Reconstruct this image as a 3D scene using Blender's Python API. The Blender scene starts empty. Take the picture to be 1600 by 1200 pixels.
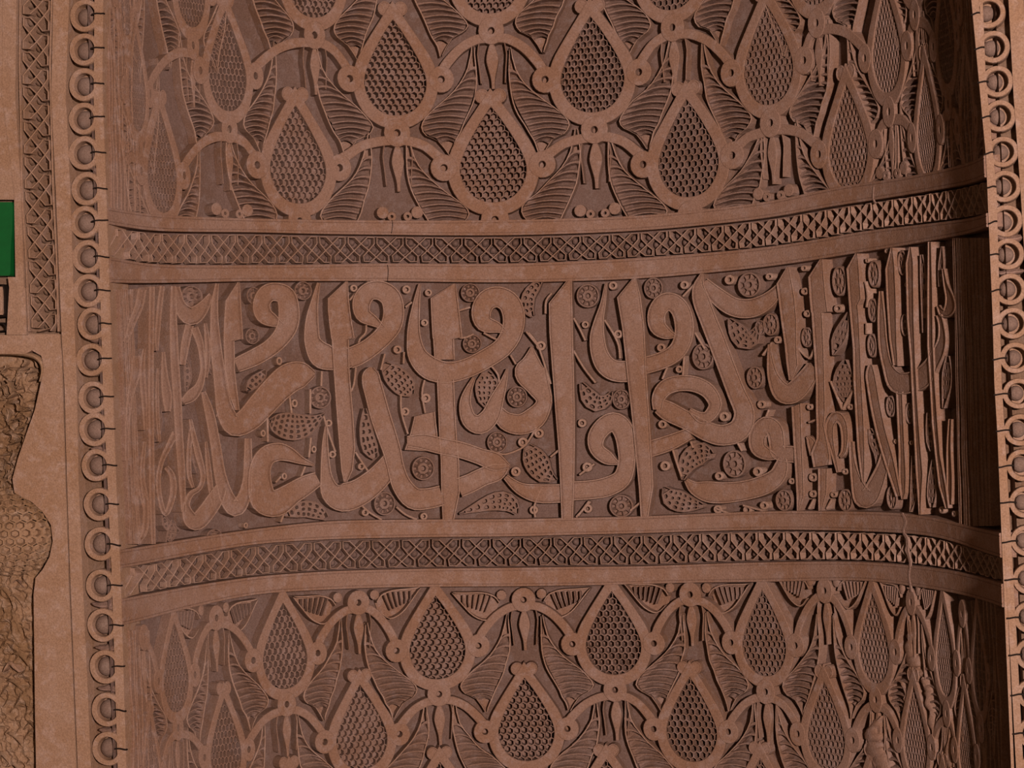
import bpy, math, random
from math import sin, cos, pi, sqrt, atan2
random.seed(7)
C = bpy.context.scene.collection
SC = bpy.context.scene

# ------------------------------------------------------------------ camera, world, light, exposure
CAMX, CAMY = 1.0201, -4.028
YAW, PITCH, ROLL, FPX = -0.2455, 0.0152, -0.0373, 3136.0
def _basis():
    cy, sy, cp, sp, cr, sr = cos(YAW), sin(YAW), cos(PITCH), sin(PITCH), cos(ROLL), sin(ROLL)
    f = (sy*cp, cy*cp, sp); r = (cy, -sy, 0.0)
    u = (r[1]*f[2]-r[2]*f[1], r[2]*f[0]-r[0]*f[2], r[0]*f[1]-r[1]*f[0])
    r2 = tuple(cr*r[i]+sr*u[i] for i in range(3)); u2 = tuple(-sr*r[i]+cr*u[i] for i in range(3))
    return r2, u2, f
BR, BU, BF = _basis()
from mathutils import Matrix, Vector
cd = bpy.data.cameras.new('camera'); cam = bpy.data.objects.new('camera', cd); C.objects.link(cam)
cd.sensor_width = 36.0; cd.lens = FPX/1600*36; cd.clip_start = 0.05
cam.matrix_world = Matrix(((BR[0], BU[0], -BF[0], CAMX), (BR[1], BU[1], -BF[1], CAMY), (BR[2], BU[2], -BF[2], 0), (0, 0, 0, 1)))
SC.camera = cam
w = bpy.data.worlds.new('world'); SC.world = w; w.use_nodes = True
bg = w.node_tree.nodes['Background']; bg.inputs[0].default_value = (1.0, 0.56, 0.27, 1); bg.inputs[1].default_value = 0.085
def area(name, loc, target, size, energy, col):
    l = bpy.data.lights.new(name, 'AREA'); l.shape = 'DISK'; l.size = size; l.energy = energy; l.color = col
    o = bpy.data.objects.new(name, l); C.objects.link(o); o.location = loc
    d = Vector(target)-Vector(loc); o.rotation_euler = d.to_track_quat('-Z', 'Y').to_euler(); return o
area('hall_lamp', (3.15, -6.1, 0.50), (-0.1, 0.6, 0.0), 0.34, 710, (1.0, 0.80, 0.72))
area('left_fill', (-1.4, -4.6, 0.9), (0.5, 0.6, 0.0), 0.9, 12, (1.0, 0.66, 0.45))  # weak unseen fill light added from the left, reaches the right niche walls
SC.view_settings.view_transform = 'Standard'; SC.view_settings.look = 'None'
SC.view_settings.exposure = 0.0; SC.view_settings.gamma = 1.0; SC.view_settings.use_curve_mapping = False

# ------------------------------------------------------------------ materials
def stucco(name, c1, c2, c3, bump=0.5, rough=0.92, fine=260.0):
    c1, c2, c3 = [tuple(q*.62 for q in c) for c in (c1, c2, c3)]
    m = bpy.data.materials.new(name); m.use_nodes = True; n = m.node_tree.nodes; L = m.node_tree.links
    b = n['Principled BSDF']; b.inputs['Roughness'].default_value = rough
    b.inputs['Specular IOR Level'].default_value = 0.15
    g = n.new('ShaderNodeNewGeometry')
    def noise(scale, det, ro=0.6):
        t = n.new('ShaderNodeTexNoise'); t.inputs['Scale'].default_value = scale
        t.inputs['Detail'].default_value = det; t.inputs['Roughness'].default_value = ro
        L.new(g.outputs['Position'], t.inputs['Vector']); return t
    def ramp(src, a, bb):
        r = n.new('ShaderNodeMapRange'); r.inputs[1].default_value = a; r.inputs[2].default_value = bb
        L.new(src, r.inputs[0]); return r
    def mix(f, A, B):
        x = n.new('ShaderNodeMix'); x.data_type = 'RGBA'
        L.new(f, x.inputs[0])
        for s, v in ((6, A), (7, B)):
            if isinstance(v, tuple): x.inputs[s].default_value = (*v, 1)
            else: L.new(v, x.inputs[s])
        return x.outputs[2]
    n1 = noise(5.5, 6); n2 = noise(34, 5, 0.7); n3 = noise(fine, 3, 0.7)
    o = mix(ramp(n1.outputs[0], .44, .58).outputs[0], c1, c2)
    o = mix(ramp(n2.outputs[0], .50, .66).outputs[0], o, c3)
    d = mix(ramp(n3.outputs[0], .30, .75).outputs[0], (0.72, 0.69, 0.66), (1.18, 1.18, 1.18))
    mu = n.new('ShaderNodeMix'); mu.data_type = 'RGBA'; mu.blend_type = 'MULTIPLY'; mu.inputs[0].default_value = 1
    L.new(o, mu.inputs[6]); L.new(d, mu.inputs[7]); L.new(mu.outputs[2], b.inputs['Base Color'])
    bp = n.new('ShaderNodeBump'); bp.inputs['Strength'].default_value = bump; bp.inputs['Distance'].default_value = 0.0025
    ad = n.new('ShaderNodeMath'); ad.operation = 'ADD'
    L.new(n2.outputs[0], ad.inputs[0]); L.new(n3.outputs[0], ad.inputs[1])
    L.new(ad.outputs[0], bp.inputs['Height']); L.new(bp.outputs[0], b.inputs['Normal'])
    return m
def plain(name, col, rough=0.6, spec=0.3):
    m = bpy.data.materials.new(name); m.use_nodes = True; n = m.node_tree.nodes; L = m.node_tree.links
    b = n['Principled BSDF']; b.inputs['Roughness'].default_value = rough
    b.inputs['Specular IOR Level'].default_value = spec
    t = n.new('ShaderNodeTexNoise'); t.inputs['Scale'].default_value = 60; g = n.new('ShaderNodeNewGeometry')
    L.new(g.outputs['Position'], t.inputs['Vector'])
    x = n.new('ShaderNodeMix'); x.data_type = 'RGBA'; L.new(t.outputs[0], x.inputs[0])
    x.inputs[6].default_value = (*[c*.8 for c in col], 1); x.inputs[7].default_value = (*[min(1, c*1.2) for c in col], 1)
    L.new(x.outputs[2], b.inputs['Base Color']); return m
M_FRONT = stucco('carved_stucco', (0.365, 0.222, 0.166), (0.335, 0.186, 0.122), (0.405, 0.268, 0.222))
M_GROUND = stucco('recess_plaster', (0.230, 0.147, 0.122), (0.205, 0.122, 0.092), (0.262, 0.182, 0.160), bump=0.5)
M_COMB = stucco('honeycomb_stucco', (0.320, 0.202, 0.160), (0.290, 0.168, 0.120), (0.360, 0.240, 0.205))
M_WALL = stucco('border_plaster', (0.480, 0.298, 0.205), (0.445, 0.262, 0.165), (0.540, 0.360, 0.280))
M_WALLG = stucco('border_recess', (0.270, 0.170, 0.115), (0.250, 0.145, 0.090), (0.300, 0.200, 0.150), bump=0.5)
M_BEAD = stucco('bead_plaster', (0.300, 0.200, 0.160), (0.270, 0.175, 0.135), (0.330, 0.230, 0.190))
M_ROUGH = stucco('weathered_stucco', (0.440, 0.270, 0.165), (0.330, 0.190, 0.100), (0.500, 0.340, 0.240), bump=.8)
M_REPAIR = stucco('repair_plaster', (0.390, 0.250, 0.200), (0.350, 0.210, 0.160), (0.420, 0.280, 0.230))
M_EDGE = stucco('pale_stucco', (0.480, 0.310, 0.238), (0.430, 0.258, 0.182), (0.540, 0.370, 0.305))  # paler stucco for letter and leaf rims, straps, small rings and tendrils
M_BLACK = plain('flat_black', (0.012, 0.007, 0.005), .8, .1)  # plain black for slit bars, cracks and frame edges
M_GREEN = plain('green_board', (0.001, 0.075, 0.014), .55, .3)

# ------------------------------------------------------------------ surfaces: niche cylinder (radius 1) and front wall plane
D = 0.031                    # depth of the carving
YF = cos(1.366); XE = sin(1.366)
def ray(x, y):
    a, b = (x-800)/FPX, (600-y)/FPX
    return tuple(a*BR[i]+b*BU[i]+BF[i] for i in range(3))
class Niche:
    @staticmethod
    def at(x, y):
        d = ray(x, y); a = d[0]**2+d[1]**2; b = 2*(CAMX*d[0]+CAMY*d[1]); c = CAMX**2+CAMY**2-1
        t = (-b+sqrt(max(b*b-4*a*c, 0)))/(2*a)
        return atan2(CAMX+t*d[0], CAMY+t*d[1]), t*d[2]
    @staticmethod
    def pos(u, v, h):
        u = max(-1.3635, min(1.3635, u)) if h > -D-.0005 else u
        return ((1-h)*sin(u), (1-h)*cos(u), v)
class Wall:
    @staticmethod
    def at(x, y):
        d = ray(x, y); t = (YF-CAMY)/d[1]; return CAMX+t*d[0], t*d[2]
    @staticmethod
    def pos(u, v, h): return (u, YF-h, v)

class MB:
    def __init__(s, sp=Niche): s.v = []; s.f = []; s.m = []; s.sp = sp
    def p(s, u, v, h): s.v.append(s.sp.pos(u, v, h)); return len(s.v)-1
    def face(s, *i, m=0): s.f.append(i); s.m.append(m)
    def build(s, name, mats, parent=None, kind=None, label=None, smooth=False):
        me = bpy.data.meshes.new(name)
        off = Vector((0, 0, 0)); q = parent
        while q is not None: off += Vector(q.location); q = q.parent
        vs = [(a-off[0], b-off[1], c-off[2]) for a, b, c in s.v]
        me.from_pydata(vs, [], s.f)
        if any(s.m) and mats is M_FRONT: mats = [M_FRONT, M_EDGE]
        for m in (mats if isinstance(mats, (list, tuple)) else [mats]): me.materials.append(m)
        if any(s.m): me.polygons.foreach_set('material_index', s.m)
        if smooth: me.polygons.foreach_set('use_smooth', [True]*len(s.f))
        me.validate()
        o = bpy.data.objects.new(name, me); C.objects.link(o)
        if parent is not None: o.parent = parent
        if kind: o['kind'] = kind
        if label: o['label'] = label
        return o
def thing(name, label, cat, loc, group=None):
    o = bpy.data.objects.new(name, None); C.objects.link(o); o.location = loc; o.empty_display_size = .05
    o['label'] = label; o['category'] = cat
    if group: o['group'] = group
    return o

def spline(P, n=4, closed=False):
    out = []; N = len(P); k = len(P[0])
    rng = range(N) if closed else range(N-1)
    for i in rng:
        if closed: a, b, c, d = P[(i-1) % N], P[i], P[(i+1) % N], P[(i+2) % N]
        else: a, b, c, d = P[max(i-1, 0)], P[i], P[i+1], P[min(i+2, N-1)]
        for j in range(n):
            t = j/n
            out.append(tuple(0.5*(2*b[q]+(c[q]-a[q])*t+(2*a[q]-5*b[q]+4*c[q]-d[q])*t*t+(3*b[q]-a[q]-3*c[q]+d[q])*t**3) for q in range(k)))
    if not closed: out.append(tuple(P[-1]))
    return out
# half profiles: (distance from the edge, height); the first point lies at the foot
PRO = {
    'letter': [(0, -D), (.0006, -.0012), (.0016, 0), (.0038, 0), (.0052, -.0042), (.0068, -.0030), (.0100, -.0022)],
    'frame':  [(0, -D), (.0008, -.0014), (.0022, 0), (.0060, .0002)],
    'rail':   [(0, -D), (.0006, -.0010), (.0020, 0), (.0060, 0), (.0070, -.0014), (.0085, 0)],
    'leaf':   [(0, -D), (.0006, -.0030), (.0014, -.0020), (.0040, -.0020), (.0052, -.0262), (.0075, -.0265)],
    'tray':   [(0, -D), (.0006, -.0048), (.0014, -.0032), (.0034, -.0032), (.0046, -.0225)],
    'rib':    [(0, -.016), (.0012, -.0040), (.0024, -.0028)],
    'wire':   [(0, -D), (.0010, -.0034), (.0026, -.0020)],
    'strand': [(0, -.024), (.0008, -.0040), (.0018, -.0030)],
    'round':  [(0, -D), (.004, -.012), (.010, -.003), (.018, .002)],
    'box':    [(0, -D), (.0010, 0), (.002, 0)],
    'crack':  [(0, -.002), (.0006, .0012)],
    'slit':   [(0, -.010), (.0006, .0012)],
}
def ribbon(mb, Lp, Rp, prof='letter', h0=0.0, closed=False, zc=None, caps=True, m=0, foot=None):
    pr = PRO[prof]; rows = []
    mx = pr[-1][0]
    for (a, b), (c, d) in zip(Lp, Rp):
        W = sqrt((c-a)**2+(d-b)**2)+1e-9; s = min(1.0, W*0.5/mx)
        sq = min(1.0, .35+s*.65)
        row = []
        pts = [(q*s/W, hh) for q, hh in pr]
        pts = pts + [(1-f, hh) for f, hh in reversed(pts)]
        for f, hh in pts:
            u, v = a+(c-a)*f, b+(d-b)*f
            if zc: v = zc(u, v)
            hh = hh if hh <= -.9*D else hh*sq+h0
            if foot is not None and hh <= -.9*D: hh = foot
            row.append(mb.p(u, v, hh))
        rows.append(row)
    n = len(rows); k = len(rows[0])
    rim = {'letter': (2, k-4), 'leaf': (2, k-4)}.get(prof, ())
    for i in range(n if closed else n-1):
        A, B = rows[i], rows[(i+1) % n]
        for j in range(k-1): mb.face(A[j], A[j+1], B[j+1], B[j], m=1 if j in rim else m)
    if caps and not closed:
        mb.face(*reversed(rows[0]), m=m); mb.face(*rows[-1], m=m)
def path_px(mb, P, prof='letter', h0=0.0, n=4, foot=None, scl=1.0):
    """centre line and width measured on the photograph, laid on the surface"""
    Q = spline(P, n); Lp = []; Rp = []
    for i, q in enumerate(Q):
        a, b = Q[max(i-1, 0)], Q[min(i+1, len(Q)-1)]
        dx, dy = b[0]-a[0], b[1]-a[1]; l = sqrt(dx*dx+dy*dy)+1e-9
        nx, ny = -dy/l, dx/l; hw = max(q[2], 1.2)/2*scl
        Lp.append(mb.sp.at(q[0]-nx*hw, q[1]-ny*hw)); Rp.append(mb.sp.at(q[0]+nx*hw, q[1]+ny*hw))
    ribbon(mb, Lp, Rp, prof, h0, foot=foot)
def edges_px(mb, E, prof='letter', h0=0.0, foot=None):
    Lp = []; Rp = []
    for (a, b), (c, d) in zip(E[:-1], E[1:]):
        n = max(1, int(abs(c[1]-a[1])/25))
        for j in range(n):
            t = j/n
            Lp.append(mb.sp.at(a[0]+(c[0]-a[0])*t, a[1]+(c[1]-a[1])*t)); Rp.append(mb.sp.at(b[0]+(d[0]-b[0])*t, b[1]+(d[1]-b[1])*t))
    Lp.append(mb.sp.at(*E[-1][0])); Rp.append(mb.sp.at(*E[-1][1]))
    ribbon(mb, Lp, Rp, prof, h0, foot=foot)
def lathe(mb, c, prof, ru=1.0, rv=1.0, n=20, zc=None, m=0, jit=0.0, cap=True):
    """rings about the surface normal; prof = [(radius, height)], last ring is closed"""
    rows = []
    ph = random.random()*6
    for r, h in prof:
        row = []
        for i in range(n):
            a = 2*pi*i/n; rr = r*(1+jit*sin(3*a+ph)+jit*.6*sin(5*a+2*ph))
            u, v = c[0]+rr*ru*cos(a), c[1]+rr*rv*sin(a)
            if zc: v = zc(u, v)
            row.append(mb.p(u, v, h))
        rows.append(row)
    for A, B in zip(rows[:-1], rows[1:]):
        for i in range(n): mb.face(A[i], A[(i+1) % n], B[(i+1) % n], B[i], m=m)
    if cap: mb.face(*rows[-1], m=m)
def ringprof(R, r, top=0.0, deep=None):
    deep = -D*.75 if deep is None else deep
    return [(R, -D), (R*.985, top-.0012), (R*.94, top), (r*1.12, top), (r, top-.001), (r*.9, deep), (r*.2, deep-.001)]
def pitgrid(mb, Lp, Rp, ns, h, m=0, deep=-.017, size=.34):
    """plate between two edges, every cell pierced by a drilled pit"""
    for i in range(len(Lp)-1):
        W = sqrt((Lp[i][0]-Rp[i][0])**2+(Lp[i][1]-Rp[i][1])**2)
        k = max(1, int(round(W/ns)))
        def P(j, t, s):
            a, b = Lp[i], Rp[i]; c, d = Lp[i+1], Rp[i+1]
            f = (j+s)/k
            return ((a[0]+(b[0]-a[0])*f)*(1-t)+(c[0]+(d[0]-c[0])*f)*t, (a[1]+(b[1]-a[1])*f)*(1-t)+(c[1]+(d[1]-c[1])*f)*t)
        for j in range(k):
            sq = [(0, 0), (.5, 0), (1, 0), (1, .5), (1, 1), (.5, 1), (0, 1), (0, .5)]
            o = [mb.p(*P(j, t, s), h) for t, s in sq]
            sz = size*random.uniform(.75, 1.15)
            ci = [(.5+sz*cos(5*pi/4+q*pi/4), .5+sz*sin(5*pi/4+q*pi/4)) for q in range(8)]
            ci = [(b, a) for a, b in ci]
            ci = [(.5+sz*(t-.5)/max(abs(t-.5), abs(s-.5), .01)*.5*(.78 if abs(t-.5) > .1 and abs(s-.5) > .1 else 1), .5+sz*(s-.5)/max(abs(t-.5), abs(s-.5), .01)*.5*(.78 if abs(t-.5) > .1 and abs(s-.5) > .1 else 1)) for t, s in sq]
            a = [mb.p(*P(j, t, s), h) for t, s in ci]
            b = [mb.p(*P(j, .5+(t-.5)*.8, .5+(s-.5)*.8), deep) for t, s in ci]
            for q in range(8):
                r = (q+1) % 8
                mb.face(o[q], o[r], a[r], a[q], m=m); mb.face(a[q], a[r], b[r], b[q], m=m)
            mb.face(*b, m=m)

# ------------------------------------------------------------------ guide lines measured along the rails
def guide(pts):
    q = sorted(Niche.at(*p) for p in pts)
    def f(u):
        if u <= q[0][0]: return q[0][1]
        for (a, b), (c, d) in zip(q[:-1], q[1:]):
            if u <= c: return b+(d-b)*(u-a)/(c-a)
        return q[-1][1]
    # light smoothing
    def g(u): return sum(f(u+k*.05)*w_ for k, w_ in ((-2, .1), (-1, .22), (0, .36), (1, .22), (2, .1)))
    return g
Z1 = guide([(168, 323), (225, 334), (400, 341), (500, 343), (600, 344), (800, 343), (1000, 337), (1200, 315), (1307, 291), (1525, 250)])
Z1b = guide([(172, 350), (225, 361), (400, 363), (600, 367), (800, 368), (1000, 361), (1200, 341), (1300, 322), (1425, 303), (1530, 283)])
Z2 = guide([(185, 402), (225, 413), (400, 414), (600, 411), (800, 412), (1000, 403), (1200, 386), (1350, 360), (1450, 349), (1530, 338)])
Z3 = guide([(190, 443), (400, 439), (600, 439), (800, 442), (1000, 436), (1200, 417), (1340, 395), (1450, 377), (1525, 362)])
Z4 = guide([(212, 856), (400, 826), (512, 813), (800, 811), (1000, 807), (1200, 798), (1412, 801), (1525, 825)])
Z4b = guide([(212, 885), (400, 850), (512, 843), (800, 839), (1000, 834), (1200, 828), (1340, 830), (1450, 836), (1540, 865)])
Z5 = guide([(205, 933), (400, 900), (512, 892), (800, 887), (1000, 885), (1200, 878), (1340, 877), (1450, 886), (1545, 905)])
Z6 = guide([(205, 975), (400, 928), (575, 919), (800, 917), (937, 915), (1182, 910), (1355, 907), (1417, 915), (1505, 930), (1542, 940)])
TE = 1.368

# ------------------------------------------------------------------ setting
mb = MB()
NU = 96
zs = [1.35-2.5*i/24 for i in range(25)]
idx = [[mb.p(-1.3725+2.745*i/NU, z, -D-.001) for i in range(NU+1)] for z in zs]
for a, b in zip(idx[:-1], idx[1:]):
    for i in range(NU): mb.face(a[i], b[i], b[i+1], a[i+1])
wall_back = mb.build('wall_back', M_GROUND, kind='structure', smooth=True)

def wallbox(mb, x0, x1, z0, z1, h0, h1):
    a = [mb.p(x, z, h) for h in (h0, h1) for x, z in ((x0, z0), (x1, z0), (x1, z1), (x0, z1))]
    for f in ((0, 1, 2, 3), (7, 6, 5, 4), (0, 4, 5, 1), (1, 5, 6, 2), (2, 6, 7, 3), (3, 7, 4, 0)): mb.face(*[a[i] for i in f])
mb = MB(Wall); xc_ = Wall.at(96, 900)[0]; zc_ = Wall.at(20, 549)[1]
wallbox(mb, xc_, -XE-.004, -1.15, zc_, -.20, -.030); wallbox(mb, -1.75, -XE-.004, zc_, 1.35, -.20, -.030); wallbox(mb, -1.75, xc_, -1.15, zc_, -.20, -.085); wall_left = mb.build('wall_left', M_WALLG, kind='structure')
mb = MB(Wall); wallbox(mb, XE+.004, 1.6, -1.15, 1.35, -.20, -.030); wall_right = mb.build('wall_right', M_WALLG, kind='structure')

# ------------------------------------------------------------------ friezes: rail, strapwork lattice, rail
def rail(root, za, zb, h0):
    mb = MB(); n = 90
    Lp = []; Rp = []
    for i in range(n+1):
        u = -TE+2*TE*i/n; Lp.append((u, za(u))); Rp.append((u, zb(u)))
    ribbon(mb, Lp, Rp, 'rail', h0)
    return mb.build('rail', M_FRONT, root)
def frieze(label, za, zab, zba, zb, u0, du):
    root = thing('lattice_frieze', label, 'frieze', (0, 1, zb(0)))
    rail(root, za, zab, .003); rail(root, zba, zb, .003)
    k0 = int((-TE-u0)/du)-1; k1 = int((TE-u0)/du)+2
    A = [(10, 45), (10, 8), (48, 8), (210, 162), (268, 162), (268, 125), (195, 45)]
    def mp(x, y):
        u = u0+x/185*du; t = .03+.94*y/170
        return u, zab(u)+(zba(u)-zab(u))*t
    for flip in (0, 1):
        mb = MB()
        for k in range(k0, k1):
            # open strap: outer diagonals and the turned ends beside each tick
            segs = [[(10, 50), (10, 10), (52, 10), (92, 48), (135, 88), (178, 128), (218, 162), (262, 162), (266, 126), (230, 92), (195, 50)]]
            for sg in segs:
                Pp = []
                for x, y in sg:
                    if flip: x = 185-x
                    u, v = mp(x+185*k, y); Pp.append((u+random.uniform(-.0005, .0005), v+random.uniform(-.0005, .0005)))
                if min(q[0] for q in Pp) < -TE or max(q[0] for q in Pp) > TE: continue
                Lp = []; Rp = []
                for i, q in enumerate(Pp):
                    a, b = Pp[max(i-1, 0)], Pp[min(i+1, len(Pp)-1)]; dx, dy = b[0]-a[0], b[1]-a[1]; l = sqrt(dx*dx+dy*dy)+1e-9
                    nx, ny = -dy/l*.0021, dx/l*.0021
                    Lp.append((q[0]-nx, q[1]-ny)); Rp.append((q[0]+nx, q[1]+ny))
                ribbon(mb, Lp, Rp, 'strand', .0008*flip)
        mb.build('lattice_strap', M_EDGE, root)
    mb = MB()
    for k in range(k0, k1):
        for x, y in ((47, 38), (138, 38), (0, 85), (92, 90), (46, 132), (139, 132)):
            u, v = mp(x+185*k, y)
            if abs(u) > TE-.02: continue
            lathe(mb, (u, v), [(.0098, -D), (.0085, -.025), (.0050, -.0195), (.0018, -.018)], 1, 1.05, 8, jit=.06)
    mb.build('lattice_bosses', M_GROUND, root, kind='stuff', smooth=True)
    return root
f_up = frieze('carved lattice frieze between two plain rails above the inscription', Z1, Z1b, Z2, Z3, Niche.at(499, 390)[0], 0.0758)
f_lo = frieze('carved lattice frieze between two plain rails below the inscription', Z4, Z4b, Z5, Z6, Niche.at(581, 860)[0], 0.0778)

# ------------------------------------------------------------------ medallion panels
K = 0.00167
IN_ = [(0, -80), (13, -62), (28, -38), (42, -12), (50, 12), (47, 34), (35, 53), (18, 64), (0, 67)]
OUT_ = [(0, -110), (24, -76), (46, -44), (63, -16), (70, 12), (66, 42), (50, 68), (26, 84), (0, 89)]
def full(H): return H + [(-x, y) for x, y in reversed(H[1:-1])]
def closed_curve(H, n=3):
    R = spline(H, n)
    return R + [(-x, y) for x, y in reversed(R[1:-1])]
def inside(poly, x, y):
    c = False; j = len(poly)-1
    for i in range(len(poly)):
        xi, yi = poly[i]; xj, yj = poly[j]
        if (yi > y) != (yj > y) and x < (xj-xi)*(y-yi)/(yj-yi)+xi: c = not c
        j = i
    return c
LEAF_L = [(127, -42), (118, -6), (103, 19), (84, 38), (63, 55), (46, 70), (38, 84), (47, 97), (66, 106), (83, 131)]
LEAF_R = [(131, -38), (134, -4), (132, 22), (127, 44), (120, 62), (112, 78), (104, 93), (98, 105), (93, 116), (88, 131)]
def medallion(root, px, sx, sc, zc=None, what='frame comb rings boss bands leaves discs spindle', hx=151, hy=138, tgt=None):
    px = px[:2]; cu, cv = Niche.at(*px)
    sxx = sx*K; sy = sc*K
    def T(x, y): return cu+x*sxx, cv-y*sy
    def uv(P): return [T(*p) for p in P]
    if 'frame' in what:
        mb = MB(); I = uv(closed_curve(IN_)); O = uv(closed_curve(OUT_))
        ribbon(mb, I, O, 'frame', .0008, closed=True, zc=zc); med = mb.build('medallion', M_FRONT, root)
    else: med = None
    if 'comb' in what:
        deep_ = -.62 < cu < .45
        mb = MB(); poly = [(x*1.03, y*1.03) for x, y in closed_curve(IN_)]
        p = 11.6/sc*.92; r0 = p/sqrt(3)
        ii = -1
        y = -84
        while y < 74:
            ii += 1; x = -60+(ii % 2)*p/2
            while x < 60:
                if inside(poly, x, y):
                    jx, jy = random.uniform(-.5, .5), random.uniform(-.5, .5)
                    R_ = []
                    s1 = random.uniform(.78, .87); dp = random.uniform(-.0300, -.024) if deep_ else random.uniform(-.021, -.012)
                    for f, h in ((1.02, -.0026), (s1, -.0018), (s1*.93, dp), (s1*.3, dp-.0003)):
                        row = []
                        for q in range(6):
                            a = pi/6+q*pi/3
                            u, v = T(x+(jx if f < 1 else 0)+r0*f*cos(a), y+(jy if f < 1 else 0)+r0*f*sin(a))
                            if zc: v = zc(u, v)
                            row.append(mb.p(u, v, h))
                        R_.append(row)
                    for A, B in zip(R_[:-1], R_[1:]):
                        for q in range(6): mb.face(A[q], A[(q+1) % 6], B[(q+1) % 6], B[q])
                    mb.face(*R_[-1])
                x += p
            y += p*.866
        mb.build('honeycomb', M_COMB, med or root)
    par = med or root
    def ring(x, y, R, r, nm, h=.0022):
        mb = MB(); c = T(x, y); lathe(mb, c, ringprof(R*K*sc, r*K*sc, h), sx/sc, 1, 18, zc); mb.build(nm, M_FRONT, par)
    if 'rings' in what:
        for s in (-1, 1): ring(s*75, 12, 21, 5.5, 'side_ring')
    if 'boss' in what: ring(0, 94, 22, 5.5, 'pierced_boss')
    if 'bands' in what:
        for s in (-1, 1):
            mb = MB()
            ex, ey = hx-75, hy+12
            if tgt:
                if tgt[0 if s < 0 else 1] is None: continue
                tu, tv = tgt[0 if s < 0 else 1]; ex, ey = s*(tu-cu)/sxx, (cv-tv)/sy
            if ex < 12: continue
            P = [(7, 106, 14), (ex*.30, 107, 16), (ex*.60, 101+(ey-101)*.28, 16), (ex*.86, 101+(ey-101)*.60, 17), (ex-2, ey-13, 17)]
            Q = spline(P, 3); Lp = []; Rp = []
            for i, q in enumerate(Q):
                a, b = Q[max(i-1, 0)], Q[min(i+1, len(Q)-1)]; dx, dy = b[0]-a[0], b[1]-a[1]; l = sqrt(dx*dx+dy*dy)
                nx, ny = -dy/l*q[2]/2, dx/l*q[2]/2
                Lp.append(T(s*(q[0]-nx), q[1]-ny)); Rp.append(T(s*(q[0]+nx), q[1]+ny))
            if s < 0: Lp, Rp = Rp, Lp
            ribbon(mb, Lp, Rp, 'frame', 0, zc=zc); mb.build('linking_band', M_FRONT, par)
    if 'spindle' in what:
        mb = MB(); P = [(0, 112, 5), (0, 122, 14), (0, 138, 21), (0, 152, 16), (0, 168, 8), (0, 184, 6)]
        Q = spline(P, 3); Lp = [T(q[0]+q[2]/2, q[1]) for q in Q]; Rp = [T(q[0]-q[2]/2, q[1]) for q in Q]
        ribbon(mb, Rp, Lp, 'frame', -.002, zc=zc); mb.build('spindle', M_FRONT, par)
        for s in (-1, 1):
            mb = MB(); Q = spline([(21*s, 112, 3), (24*s, 130, 3), (22*s, 150, 3), (20*s, 175, 3)], 2)
            ribbon(mb, [T(q[0]-1.6, q[1]) for q in Q], [T(q[0]+1.6, q[1]) for q in Q], 'wire', 0, zc=zc); mb.build('stem', M_FRONT, par)
    if 'discs' in what:
        for s in (-1, 1):
            mb = MB(); lathe(mb, T(s*13, -97), [(12*K*sc, -D), (11.6*K*sc, -.001), (11*K*sc, .0005), (9.8*K*sc, .0005), (9*K*sc, -.001), (3*K*sc, -.0006)], sx/sc, 1, 14, zc)
            mb.build('disc', M_FRONT, par)
    if 'leaves' in what:
        for s in (-1, 1):
            j = lambda: random.uniform(-1.5, 1.5)
            Lq = spline([(a+j(), b+j()) for a, b in LEAF_L], 2); Rq = spline([(a+j(), b+j()) for a, b in LEAF_R], 2)
            Lp = [T(s*x, y) for x, y in Lq]; Rp = [T(s*x, y) for x, y in Rq]
            mb = MB()
            if s > 0: ribbon(mb, Lp, Rp, 'leaf', 0, zc=zc)
            else: ribbon(mb, Rp, Lp, 'leaf', 0, zc=zc)
            lf = mb.build('leaf', M_FRONT, par)
            mb = MB(); NR = 11 if sc > .9 else 9
            La = spline(LEAF_L, 8); Ra = spline(LEAF_R, 8); n = len(La)
            def at(arr, f):
                f = max(0, min(len(arr)-1.001, f*(len(arr)-1))); i = int(f); t = f-i
                return arr[i][0]*(1-t)+arr[i+1][0]*t, arr[i][1]*(1-t)+arr[i+1][1]*t
            prev = None
            for q in range(NR):
                g0 = .15+.74*q/NR; g1 = .15+.74*(q+1)/NR
                for g, hA in ((g0, -.0030), (g0+(g1-g0)*.22, -.0034), (g0+(g1-g0)*.36, -.0250), (g0+(g1-g0)*.80, -.0150), (g1-.0005, -.0060)):
                    A = at(La, g+.030); B = at(Ra, g-.050)
                    row_ = []
                    for k in range(6):
                        t = .05+.90*k/5; bow = sin(pi*t)*7
                        x = A[0]+(B[0]-A[0])*t; y = A[1]+(B[1]-A[1])*t-bow*.8
                        ed = min(1, sin(pi*t)*2.2)
                        h = hA if hA > -.004 else -.004+(hA+.004)*ed
                        u_, v_ = T(s*x, y)
                        if zc: v_ = zc(u_, v_)
                        row_.append(mb.p(u_, v_, h))
                    if prev:
                        for k in range(5): mb.face(prev[k], prev[k+1], row_[k+1], row_[k])
                    prev = row_
            mb.build('leaf_ribs', M_COMB, par)
    return med

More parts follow.
